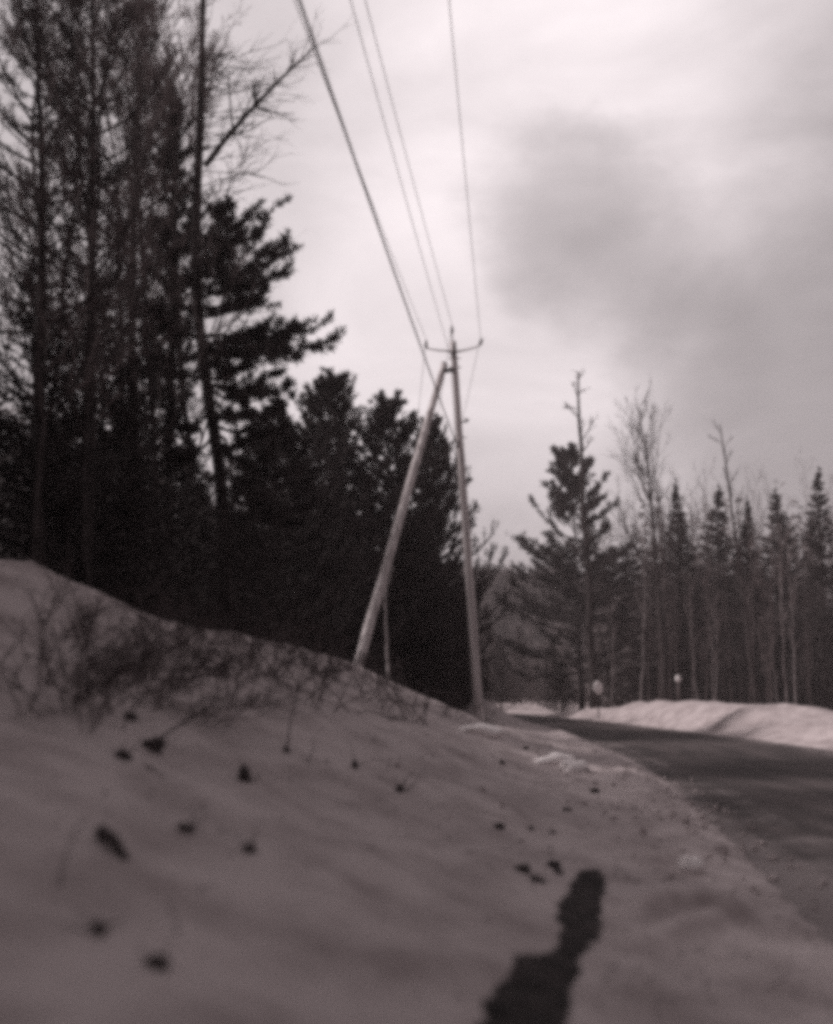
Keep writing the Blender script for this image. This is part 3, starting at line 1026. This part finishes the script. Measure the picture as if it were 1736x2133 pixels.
plant('bare_tree', B_A, 390, (372, 60), 28, 'bare twiggy hardwood behind the narrow pine and the tall forked pine', spin=3.0)
plant('bare_tree', B_F, 455, (462, 560), 26, 'thin dead trunk standing just right of the tall forked pine', spin=1.3)
plant('spruce_tree', S_B, 60, (70, 540), 18.5, 'broad black spruce at the left end, below the bare crowns', spin=0.5)
plant('spruce_tree', S_A, 215, (215, 575), 20, 'black spruce topping out left of the narrow pine, second from the left end', spin=1.9)
plant('spruce_tree', S_B, 330, (320, 640), 23, 'black spruce below the narrow pine, its top against gaps of sky', spin=3.1)
plant('spruce_tree', S_B, 130, (135, 640), 17, 'nearest black spruce at the left end, standing just behind the bank crest', spin=2.5)
plant('spruce_tree', S_A, 270, (268, 760), 18.5, 'black spruce low behind the bank crest, left of the narrow pine', spin=0.2)
plant('spruce_tree', S_A, 400, (395, 880), 26, 'low dark spruce right behind the trunk of the tall forked pine', spin=4.4)
plant('pine_tree', P_B, 575, (570, 850), 30, 'bushy dark pine right of the tall forked pine, behind its lower boughs', spin=0.3)
plant('pine_tree', P_C, 695, (688, 782), 37, 'bushy pine with a single pointed leader midway along the dark wood', spin=2.0)
plant('pine_tree', P_B, 815, (814, 832), 39, 'bushy round-topped pine just left of the brace pole top', spin=3.3)
plant('pine_tree', P_C, 905, (900, 872), 42, 'ragged pine behind the two poles with boughs reaching past the upright one', spin=5.1, wide=0.72)
plant('spruce_tree', S_A, 760, (755, 985), 35, 'low dark spruce behind the middle of the brace pole', spin=2.7)
plant('spruce_tree', S_B, 880, (878, 1060), 38, 'black spruce filling the space between the brace pole and the upright pole', spin=0.9)
plant('spruce_tree', S_A, 640, (640, 960), 33, 'low dark spruce below the pine with the pointed leader', spin=5.6)
plant('spruce_tree', S_B, 505, (508, 940), 20.6, 'low black spruce at the foot of the tall forked pine', spin=4.9)
plant('spruce_tree', S_A, 950, (945, 1130), 45, 'dark spruce directly behind the upright utility pole', spin=3.9)
plant('birch_tree', bare_tree(320, 6.5, 0.085, 6, 0.6, 0.2, 0.2, 3, 2, 0, 0.006, mats=(M_BIRCH, M_PALETWIG), r1=0.03), 800, (810, 1165), 28,
      'slim pale birch snag against the black wood beside the brace pole', spin=0.2)

# ------------------------------------------------------------------ the wood right of the road
plant('pine_tree', P_D, 1212, (1188, 935), 72, 'lone spreading pine at the near end of the wood across the road', spin=1.1)
plant('bare_tree', B_D, 1242, (1205, 775), 66, 'spindly dead conifer trunk rising above the spreading pine across the road', spin=0.6, wide=1.3)
plant('bare_tree', B_C, 1387, (1346, 900), 62, 'tallest bare hardwood with a fan-shaped crown across the road', spin=0.9)
plant('bare_tree', B_D, 1580, (1500, 885), 54, 'leaning bare tree with a bent top near the right end of the wood', spin=2.6, wide=0.9)
for k, (bx_, tx, ty, d_) in enumerate([(1420, 1408, 995, 66), (1508, 1497, 1008, 72), (1566, 1556, 1030, 62), (1626, 1616, 1015, 67), (1722, 1706, 970, 58)]):
    plant('spruce_tree', [S_C, S_E, S_C, S_E, S_E][k], bx_, (tx, ty), d_, ['narrow spire of a spruce next right of the fan-crowned hardwood', 'second spruce spire counting right from the fan-crowned hardwood',
          'third spruce spire counting right from the fan-crowned hardwood', 'fourth spruce spire counting right from the fan-crowned hardwood',
          'spruce spire farthest from the road bend, fifth from the fan-crowned hardwood'][k], 'spruce spires across the road', spin=k * 1.7, wide=[1.35, 1.9, 1.3, 2.0, 1.6][k])
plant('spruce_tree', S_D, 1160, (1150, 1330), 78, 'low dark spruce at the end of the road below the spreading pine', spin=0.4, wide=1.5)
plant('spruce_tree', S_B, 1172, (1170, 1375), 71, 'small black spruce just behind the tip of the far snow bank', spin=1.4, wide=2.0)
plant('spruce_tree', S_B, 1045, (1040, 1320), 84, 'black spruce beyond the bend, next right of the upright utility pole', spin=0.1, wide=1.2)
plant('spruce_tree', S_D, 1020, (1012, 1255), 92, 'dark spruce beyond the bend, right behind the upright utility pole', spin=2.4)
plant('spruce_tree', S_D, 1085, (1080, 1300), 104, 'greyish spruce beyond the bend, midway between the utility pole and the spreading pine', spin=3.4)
rng = np.random.default_rng(9)
k = 0
for bx_ in np.linspace(1255, 1725, 34):
    d_ = rng.uniform(62, 70) if bx_ < 1330 else rng.uniform(50, 66)
    bx_ = bx_ + rng.uniform(-8, 8)
    ty = rng.uniform(1060, 1300)
    p_ = int(rng.integers(0, 4))
    lab = ['slim grey sapling in the thicket across the road', 'slim pale-barked birch sapling in the thicket across the road',
           'slim grey sapling with pale twigs in the thicket across the road', 'slim dark sapling in the thicket across the road'][p_]
    plant('birch_sapling' if p_ == 1 else 'sapling', SAP[p_], bx_, (bx_ + rng.uniform(-30, 8), ty), d_, lab,
          ['grey saplings across the road', 'pale birch saplings across the road', 'pale-twigged saplings across the road', 'dark saplings across the road'][p_], spin=rng.uniform(0, 6))


def woods(name, label, spots, seed, mat_c, bare_share):
    """a mass of trees too deep in the wood to tell apart"""
    rng = np.random.default_rng(seed)
    g = Geo()
    for (x, y, h) in spots:
        z0 = gz(x, y) - 0.2
        if rng.random() < bare_share:
            P, R = trunk_line(h, rng, 7, 0.08, 0.10, 0.02)
            g.tubes(P + [x, y, z0], R, 4)
            A_, AR_ = sprout(P, R, 16, 0.2, 1, 0.25, 0.55, rng, 4, 0.25, 0.1, 0.5, 0.015)
            g.tubes(A_ + [x, y, z0], AR_, 3)
            B_, BR_ = sprout(A_, AR_, 6, 0.1, 1, 0.5, 0.6, rng, 3, 0.2, 0.1, 0.6, 0.012)
            g.tubes(B_ + [x, y, z0], BR_, 3)
        else:
            n = 1100
            u_ = 1 - np.sqrt(rng.random(n))
            zz = h * (0.02 + 0.98 * u_)
            az = rng.uniform(0, 6.283, n)
            rr = h * 0.20 * (1 - u_) ** 0.8 * np.sqrt(rng.random(n))
            ps = np.stack([x + rr * np.cos(az), y + rr * np.sin(az), z0 + zz], -1)
            dd = np.stack([np.cos(az), np.sin(az), rng.normal(0.0, 0.4, n)], -1)
            g.blades(ps, dd, rng.uniform(0.5, 1.1, n), rng.uniform(0.15, 0.3, n), rng)
    o = obj(name, g.mesh(name, mat_c))
    return tag(o, label, 'woods', kind='stuff')


rng = np.random.default_rng(15)
sp = []
for k in range(120):
    d_ = rng.uniform(36, 75)
    px = rng.uniform(-300, 945)
    x = (px - CX) / FPX * d_
    top = np.interp(px, [-300, 300, 430, 560, 700, 945], [0.36, 0.36, 0.25, 0.25, 0.25, 0.16])
    sp.append((x, d_, rng.uniform(0.8, 1.0) * top * d_ + 0.5))
for k in range(34):  # unseen trees added left of the view to shade a sunlit patch
    d_ = rng.uniform(1, 15)
    sp.append((min(rng.uniform(-16, -9.5), -0.46 * d_ - 2.5), d_, rng.uniform(12, 16)))
for k in range(45):  # more out-of-view trees, put in to keep sun off the bank
    d_ = rng.uniform(-6, 22)
    sp.append((rng.uniform(-20, -10) - 0.46 * max(d_ - 8, 0), d_, rng.uniform(12, 17)))
for k in range(70):                                  # added out of view right of the road, to cut skylight on the snow
    d_ = rng.uniform(-30, 26)
    x = float(xr(np.array([d_]))[0]) + 4 + 0.30 * max(d_, 0) + rng.uniform(0, 16)
    sp.append((x, d_, rng.uniform(11, 16)))
for k in range(30):  # unseen trees behind the camera, also added against skylight
    sp.append((rng.uniform(-22, -3), rng.uniform(-30, -9), rng.uniform(11, 16)))
for k in range(80):                                  # the wood goes on unseen to the left, added here to shade the bank
    d_ = rng.uniform(-12, 40)
    x = rng.uniform(-34, -2) - 0.46 * max(d_, 0) - (7 if d_ < 10 else 0)
    sp.append((x, d_, rng.uniform(11, 17)))
woods('deep_and_shade_woods', 'black mass of evergreens deep in the wood behind the bank, plus unseen added shade trees', sp, 16, M_SPRUCE, 0.1)
sp = []
for k in range(120):
    d_ = rng.uniform(66, 110)
    px = rng.uniform(1215, 1950)
    x = (px - CX) / FPX * d_
    sp.append((x, d_, rng.uniform(0.12, 0.185) * d_ + 1))
for k in range(70):
    d_ = rng.uniform(68, 100)
    sp.append(((rng.uniform(1290, 1900) - CX) / FPX * d_, d_, rng.uniform(0.17, 0.235) * d_ + 1))
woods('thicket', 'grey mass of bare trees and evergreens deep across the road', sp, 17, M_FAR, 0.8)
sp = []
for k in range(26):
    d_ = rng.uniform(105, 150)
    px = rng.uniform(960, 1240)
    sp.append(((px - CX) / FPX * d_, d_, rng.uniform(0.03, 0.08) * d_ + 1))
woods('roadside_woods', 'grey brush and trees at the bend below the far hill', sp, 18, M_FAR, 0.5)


# ------------------------------------------------------------------ brush and small things on the bank
def brush(seed, n=26, h=1.0, lean=(0.35, 0.0), r=0.006, twigs=5):
    rng = np.random.default_rng(seed)
    K = 6
    P = np.empty((n, K, 3))
    P[:, 0] = np.stack([rng.normal(0, 0.26 * h, n), rng.normal(0, 0.2 * h, n), np.full(n, -0.06)], -1)
    d = nrmz(np.stack([rng.normal(lean[0], 0.5, n), rng.normal(lean[1], 0.4, n), np.full(n, 0.8)], -1))
    ln = h * rng.uniform(0.45, 1.1, n) / (K - 1)
    for k in range(1, K):
        d = nrmz(d + np.array([0.08 * lean[0], 0, -0.07]) + 0.16 * rng.normal(size=d.shape))
        P[:, k] = P[:, k - 1] + d * ln[:, None]
    R = np.repeat((r * np.linspace(1, 0.45, K))[None], n, 0)
    g = Geo()
    g.tubes(P, R, 4)
    B, BR = sprout(P, R, twigs, 0.25, 1, 0.35, 0.6, rng, 4, 0.05, 0.12, 0.7, r * 0.55, 0.3)
    g.tubes(B, BR, 3)
    C, CR = sprout(B, BR, 3, 0.2, 1, 0.5, 0.6, rng, 3, 0.05, 0.12, 0.8, r * 0.45, 0.3)
    g.tubes(C, CR, 3)
    return g.mesh('brush_stems', M_BRUSH)


BR_ = [brush(401, 13, 1.15, (0.5, 0), 0.007, 6), brush(402, 14, 1.15, (0.35, 0), 0.008, 6), brush(403, 12, 1.0, (0.2, 0.1), 0.008, 6), brush(404, 14, 1.05, (0.65, 0), 0.007, 6)]
shrubs = [(150, 1345, 0, 1.0, 'dead brush clump at the left end of the bank crest'), (230, 1400, 3, 1.1, 'thick dead brush tangle below the left end of the bank crest'),
          (330, 1430, 3, 1.1, 'darkest dead brush tangle on the upper bank, left of the tall pine'), (300, 1335, 1, 0.8, 'dead brush on the crest below the narrow pine'),
          (420, 1370, 1, 0.9, 'dead brush on the crest directly below the tall forked pine'), (450, 1440, 0, 1.0, 'slanting dead brush below the crest under the tall forked pine'),
          (540, 1400, 1, 0.9, 'fine dead brush on the bank right of the tall forked pine'), (620, 1385, 2, 1.3, 'fine dead brush on the crest left of the brace pole foot'),
          (150, 1500, 0, 1.0, 'dead brush low on the left side of the bank'), (760, 1450, 2, 1.3, 'dry grass-like brush just below the brace pole foot'),
          (850, 1500, 2, 1.2, 'dry brush midway between the feet of the two poles'), (930, 1492, 2, 1.0, 'low dry brush just left of the upright pole foot'),
          (400, 1500, 3, 0.8, 'long slanting dead stalks at the middle of the left bank'), (690, 1420, 1, 1.1, 'dead brush on the crest directly left of the brace pole foot'),
          (135, 1430, 3, 1.2, 'dead brush at the very left edge, halfway down from the crest'), (190, 1470, 0, 1.0, 'dead brush below the thick tangle at the left'),
          (500, 1345, 2, 0.8, 'thin dead brush breaking the crest line right of the tall forked pine'), (360, 1330, 1, 1.0, 'dead brush on the crest between the narrow pine and the tall forked pine'), (590, 1430, 1, 1.0, 'slanting dead brush behind the long thin stalk'),
          (480, 1400, 2, 1.0, 'upright dead brush just right below the tall forked pine'), (660, 1470, 2, 1.1, 'open dead brush on the slope left below the brace pole foot'),
          (270, 1460, 1, 1.0, 'dead brush just above the dark leaf clumps'), (800, 1425, 2, 1.2, 'dry brush on the crest right of the brace pole foot'), (580, 1350, 1, 1.1, 'dead brush on the crest midway from the tall pine to the brace pole'), (1018, 1492, 2, 0.7, 'dead weeds hugging the foot of the upright pole'), (560, 1480, 1, 0.6, 'small dead bush alone on the open snow below the pine')]
for k, (px, py, v, s_, lab) in enumerate(shrubs):
    p = on_ground(px, py)
    o = obj('dead_shrub', BR_[v], None, (p[0], p[1], p[2] - 0.02))
    o.rotation_euler = (0, 0, 1.1 * math.sin(k * 2.1))
    o.scale = (s_, s_, s_)
    tag(o, lab, 'shrub', 'dead brush on the bank')


def stalk(pix, dist_shift, r, label, side=6, seed=0):
    rng = np.random.default_rng(seed)
    b = on_ground(*pix[0])
    P = [b] + [at(x, y, b[1] + dist_shift * (i + 1) / len(pix)) for i, (x, y) in enumerate(pix[1:])]
    P = np.array(P)
    k = np.linspace(0, 1, len(P))
    t = np.linspace(0, 1, 14)
    Q = np.stack([np.interp(t, k, P[:, c]) for c in range(3)], -1) - b
    Q[0, 2] -= 0.05
    R = np.linspace(r, r * 0.4, 14)
    g = Geo()
    g.tubes(Q[None], R[None], 5)
    A_, AR_ = sprout(Q[None], R[None], side, 0.4, 1, 0.25, 0.5, rng, 4, 0.05, 0.1, 0.6, 0.004)
    g.tubes(A_, AR_, 3)
    o = obj('dead_stalk', g.mesh('dead_stalk', M_WEED), None, tuple(b))
    return tag(o, label, 'stalk', 'dead stalks on the bank')


stalk([(598, 1562), (606, 1500), (622, 1430), (636, 1372)], 0.2, 0.009, 'long thin single stalk curving up to the bank crest', 5, 1)
stalk([(322, 1545), (390, 1500), (470, 1450), (540, 1398)], 0.6, 0.012, 'long slanting stalk rising from a dark clump on the left bank', 7, 2)
stalk([(640, 1590), (655, 1560), (650, 1535)], 0.1, 0.007, 'short hooked twig right of the long thin stalk', 2, 3)
stalk([(830, 1645), (858, 1612)], 0.05, 0.008, 'short twig poking up right from the open snow', 2, 4)
stalk([(855, 1640), (885, 1600)], 0.05, 0.005, 'faint hair-thin twig beside the short twig in open snow', 1, 5)
stalk([(300, 1590), (330, 1610), (365, 1625)], -0.2, 0.009, 'twig lying downhill from the dark clumps on the left bank', 2, 6)
stalk([(120, 1850), (140, 1770), (178, 1700)], 0.2, 0.006, 'slender stalk near the left edge low on the bank', 2, 7)
stalk([(372, 1945), (360, 1900), (345, 1870)], 0.05, 0.004, 'hair-thin arching stalk near the bottom left', 1, 8)
stalk([(810, 1600), (812, 1575)], 0.05, 0.006, 'tiny upright twig in the open snow below the brace pole', 1, 9)


def lump_geo(seed, sx, sy, sz, rough=0.35, sub=(14, 10)):
    nu, nv = sub
    th = np.linspace(0, 2 * math.pi, nu, endpoint=False)
    ph = np.linspace(-math.pi / 2, math.pi / 2, nv)
    TH, PH = np.meshgrid(th, ph)
    V = np.stack([np.cos(PH) * np.cos(TH), np.cos(PH) * np.sin(TH), np.sin(PH)], -1)
    d = 1 + rough * (vnoise(V[..., 0] * 1.9 + seed, V[..., 1] * 1.9 + V[..., 2] * 2.3, seed) - 0.5) * 2 * 0.8
    d += rough * 0.5 * (vnoise(V[..., 0] * 5 + seed, V[..., 1] * 5 + V[..., 2] * 4, seed + 1) - 0.5)
    V = V * d[..., None] * np.array([sx, sy, sz])
    i_, j_ = np.meshgrid(np.arange(nu), np.arange(nv - 1))
    a_ = (j_ * nu + i_).ravel()
    b_ = (j_ * nu + (i_ + 1) % nu).ravel()
    g = Geo()
    g.add(V, q=np.stack([a_, b_, b_ + nu, a_ + nu], 1))
    return g


def lump(seed, sx, sy, sz, mat, name, rough=0.35, sub=(14, 10)):
    return lump_geo(seed, sx, sy, sz, rough, sub).mesh(name, mat, True)


def drop(name, px, py, me, label, cat, group, rz=0.0, sink=0.3, h=0.1):
    p = on_ground(px, py)
    o = obj(name, me, None, (p[0], p[1], p[2] + h * (1 - 2 * sink) * 0.5))
    o.rotation_euler = (0, 0, rz)
    return tag(o, label, cat, group)


def clump(seed, w, h, n=60):
    """a tuft of dead leaves and stems sticking out of the snow"""
    rng = np.random.default_rng(seed)
    g = lump_geo(seed, w * 0.5, w * 0.42, h * 0.5, 0.75, (16, 11))
    az = rng.uniform(0, 6.283, n)
    pos = np.stack([np.cos(az) * w * 0.34, np.sin(az) * w * 0.28, rng.uniform(-0.1, 0.3, n) * h], -1)
    d = np.stack([np.cos(az), np.sin(az), rng.uniform(-0.1, 0.5, n)], -1) + 0.5 * rng.normal(size=(n, 3))
    g.blades(pos, d, w * rng.uniform(0.12, 0.34, n), w * rng.uniform(0.08, 0.2, n), rng)
    m = 4
    P = np.empty((m, 4, 3))
    P[:, 0] = 0
    d = nrmz(rng.normal(size=(m, 3)) * [1, 1, 0.5] + [0.3, 0, 0.5])
    for k in range(1, 4):
        d = nrmz(d + 0.2 * rng.normal(size=d.shape))
        P[:, k] = P[:, k - 1] + d * (h * rng.uniform(0.4, 1.0, m))[:, None]
    g.tubes(P, np.repeat(np.array([[0.005, 0.004, 0.003, 0.002]]), m, 0), 3)
    return g.mesh('leaf_clump', M_WEED)


for k, (px, py, w, h, lab) in enumerate([
        (315, 1562, 0.16, 0.15, 'round dark leaf clump at the root of the long slanting stalk'), (255, 1580, 0.11, 0.11, 'smaller dark leaf clump left of the slanting stalk'),
        (740, 1600, 0.07, 0.14, 'dark ragged tuft in open snow below the brace pole'), (832, 1650, 0.08, 0.10, 'tiny dark tuft at the root of the short twig'),
        (522, 1775, 0.07, 0.10, 'split dark tuft in the middle of the lower left snow'), (205, 1945, 0.05, 0.08, 'soft dark tuft low at the left, above the bottom clump'),
        (328, 2015, 0.09, 0.09, 'wide blurred tuft at the bottom left'), (598, 1566, 0.06, 0.08, 'tiny tuft at the root of the long thin stalk'),
        (270, 1500, 0.10, 0.12, 'small dark tuft between brush and leaf clumps on the left bank'), (390, 1728, 0.09, 0.07, 'faint flat tuft on the lower left snow')]):
    o = drop('leaf_clump', px, py, clump(500 + k, w, h), lab, 'leaf clump', 'leaf clumps in the snow', sink=0.5, h=0)
drop('stone', 510, 1628, lump(601, 0.05, 0.05, 0.10, M_STONE, 'stone'), 'upright dark oval stone in the open snow of the left bank', 'stone', 'stones in the snow', 0.3, 0.35, 0.14)
g = Geo()
b = on_ground(210, 1745)
e_ = on_ground(262, 1795)
g.tubes(np.array([[[0, 0, 0.03], (e_ - b) * 0.5 + [0, 0, 0.05], (e_ - b) + [0, 0, 0.01]]]), np.array([[0.035, 0.028, 0.02]]), 7)
tag(obj('stick', g.mesh('stick', M_WEED, True), None, tuple(b)), 'short thick dark stick lying on the lower left snow', 'stick')
for k, (px, py, s_) in enumerate([(1090, 1815, 0.055), (1115, 1835, 0.04), (1155, 1805, 0.05), (1165, 1820, 0.035), (1040, 1725, 0.05), (1105, 1728, 0.035), (1150, 1735, 0.03),
                                  (1095, 1560, 0.06), (1045, 1590, 0.05), (1240, 1650, 0.06), (1180, 1690, 0.05), (1130, 1838, 0.03)]):
    drop('dirt_clod', px, py, lump(620 + k, s_ * 1.2, s_, s_ * 0.7, M_CLOD_STRIP, 'dirt_clod', 0.3, (12, 9)),
         'small dark dirt clod scattered on the snow beside the dark strip' if py > 1680 else 'small dark dirt clod on the snow shoulder below the upright pole',
         'dirt clod', 'dirt clods by the dark strip' if py > 1680 else 'dirt clods on the snow shoulder', k, 0.3, s_)
for k, (px, py, sx, sy, sz, rz, lab) in enumerate([
        (1003, 1530, 0.50, 0.3, 0.17, 0.1, 'flat white snow block just below the upright pole foot'), (1160, 1590, 0.55, 0.16, 0.15, 0.7, 'long white snow slab on the shoulder right of the upright pole'),
        (1196, 1606, 0.40, 0.15, 0.16, 0.9, 'shorter white snow slab beside the long one on the shoulder'), (1440, 1812, 0.12, 0.10, 0.10, 0.2, 'white snow chunk at the road edge right of the dark strip')]):
    drop('snow_block', px, py, lump(640 + k, sx, sy, sz, M_CHUNK, 'snow_block', 0.35), lab, 'snow block', 'snow blocks on the shoulder', rz, 0.3, sz)

# two small pale things at the edge of the wood across the road
p = at(1246, 1432, 58)
g = Geo()
z0 = gz(p[0], p[1])
e = thing('marker_board', (p[0], p[1], z0), 'small pale rounded board on a post at the foot of the spreading pine', 'marker')
obj('post', rod((0, 0.05, -0.3), (0, 0.05, p[2] - z0), 0.04, M_DARKBARK), e)
o = obj('board', lump(660, 0.26, 0.05, 0.40, M_SIGN, 'board', 0.12), e, (0, 0, p[2] - z0))
p = at(1412, 1414, 55)
z0 = gz(p[0], p[1])
e = thing('snowy_stub', (p[0], p[1], z0), 'short broken stub with a white snow cap at the thicket edge', 'stub')
obj('stub', rod((0, 0.02, -0.3), (0.03, 0.02, p[2] - z0 - 0.08), 0.07, M_BARK), e)
obj('snow_cap', lump(661, 0.15, 0.13, 0.20, M_CHUNK, 'snow_cap', 0.3), e, (0.03, 0.02, p[2] - z0))

# ------------------------------------------------------------------ bits of bark, needles and grit on the snow
rng = np.random.default_rng(71)
n = 9000
y = rng.uniform(4.2, 30, n)
x = rng.uniform(-0.46, 0.40, n) * y
e_ = xl(y)
cxx = np.interp(y, C_Y, C_X)
dens = np.where(vnoise(x * 0.7, y * 0.5, 61) > 0.52, 1.0, 0.25) * np.where((e_ - x < 2.4) & (e_ - x > 0), 1.0, 0.35) + 0.6 * np.clip((e_ - x) / (e_ - cxx) - 0.6, 0, 1)
keep = (x < e_ + 0.4) & (x > cxx) & (rng.random(n) < dens * 0.6)
x, y = x[keep], y[keep]
z = np.maximum(ground_z(x, y), 0.004)
tu_, tin_ = trench(x, y)
ok = tu_ > 0.1
x, y, z = x[ok], y[ok], z[ok]
m = len(x)
g = Geo()
pos = np.stack([x, y, z + 0.006], -1)
d = np.stack([rng.normal(size=m), rng.normal(size=m), 0.25 * rng.random(m)], -1)
g.blades(pos, d, rng.uniform(0.015, 0.07, m) * (0.6 + y / 20), rng.uniform(0.006, 0.02, m) * (0.6 + y / 20), rng)
o = obj('bark_litter', g.mesh('bark_litter', M_WEED))
tag(o, 'fine bark bits and grit strewn over the snow bank', 'litter', kind='stuff')

# crumbs of ploughed snow along both edges of the road
rng = np.random.default_rng(72)
n = 900
y = np.where(rng.random(n) < 0.6, rng.uniform(8, 20, n), rng.uniform(20, 55, n))
left = rng.random(n) < 0.65
x = np.where(left, xl(y) + 0.5 - np.abs(rng.normal(0, 1.3, n)), xr(y) - 0.3 + np.abs(rng.normal(0, 1.2, n)))
tu_, tin_ = trench(x, y)
ok = (tu_ > 0.12) & (x < 0.46 * y)
x, y = x[ok], y[ok]
z = np.maximum(ground_z(x, y), 0.01)
m = len(x)
oct_ = np.array([(1, 0, 0), (0, 1, 0), (-1, 0, 0), (0, -1, 0), (0, 0, 1), (0, 0, -1), (.6, .6, .5), (-.6, .6, .5), (-.6, -.6, .5), (.6, -.6, .5)])
tri_ = np.array([(4, 6, 7), (4, 7, 8), (4, 8, 9), (4, 9, 6), (0, 1, 6), (1, 2, 7), (2, 3, 8), (3, 0, 9), (6, 1, 7), (7, 2, 8), (8, 3, 9), (9, 0, 6), (5, 1, 0), (5, 2, 1), (5, 3, 2), (5, 0, 3)])
sz = rng.uniform(0.006, 0.028, m) * rng.choice([1, 1, 1, 1.8], m)
V = oct_[None] * (1 + 0.25 * rng.normal(size=(m, 10, 1))) * sz[:, None, None] * rng.uniform(0.7, 1.4, (m, 1, 3)) + np.stack([x, y, z + sz * 0.2], -1)[:, None]
g = Geo()
g.add(V, t=(tri_[None] + (np.arange(m) * 10)[:, None, None]).reshape(-1, 3))
o = obj('snow_crumbs', g.mesh('snow_crumbs', M_SNOW, True))
tag(o, 'small crumbs of ploughed snow along the road edges', 'snow', kind='stuff')

# ------------------------------------------------------------------ haze added to lift the darks
g = Geo()
x0, x1, y0, y1, z0, z1 = -910, 910, -310, 910, -3.2, 46
g.add([(x0, y0, z0), (x1, y0, z0), (x1, y1, z0), (x0, y1, z0), (x0, y0, z1), (x1, y0, z1), (x1, y1, z1), (x0, y1, z1)],
      q=[(0, 3, 2, 1), (4, 5, 6, 7), (0, 1, 5, 4), (1, 2, 6, 5), (2, 3, 7, 6), (3, 0, 4, 7)])
mh = bpy.data.materials.new('haze_air')
mh.use_nodes = True
nt = mh.node_tree
nt.nodes.clear()
out = nt.nodes.new('ShaderNodeOutputMaterial')
pv = nt.nodes.new('ShaderNodeVolumePrincipled')
pv.inputs['Color'].default_value = (1.0, 0.88, 0.89, 1)
pv.inputs['Density'].default_value = 0.0011
nt.links.new(pv.outputs[0], out.inputs['Volume'])
o = obj('haze', g.mesh('haze', mh))
tag(o, 'thin haze added over the whole place to lift the darks', 'haze', kind='stuff')
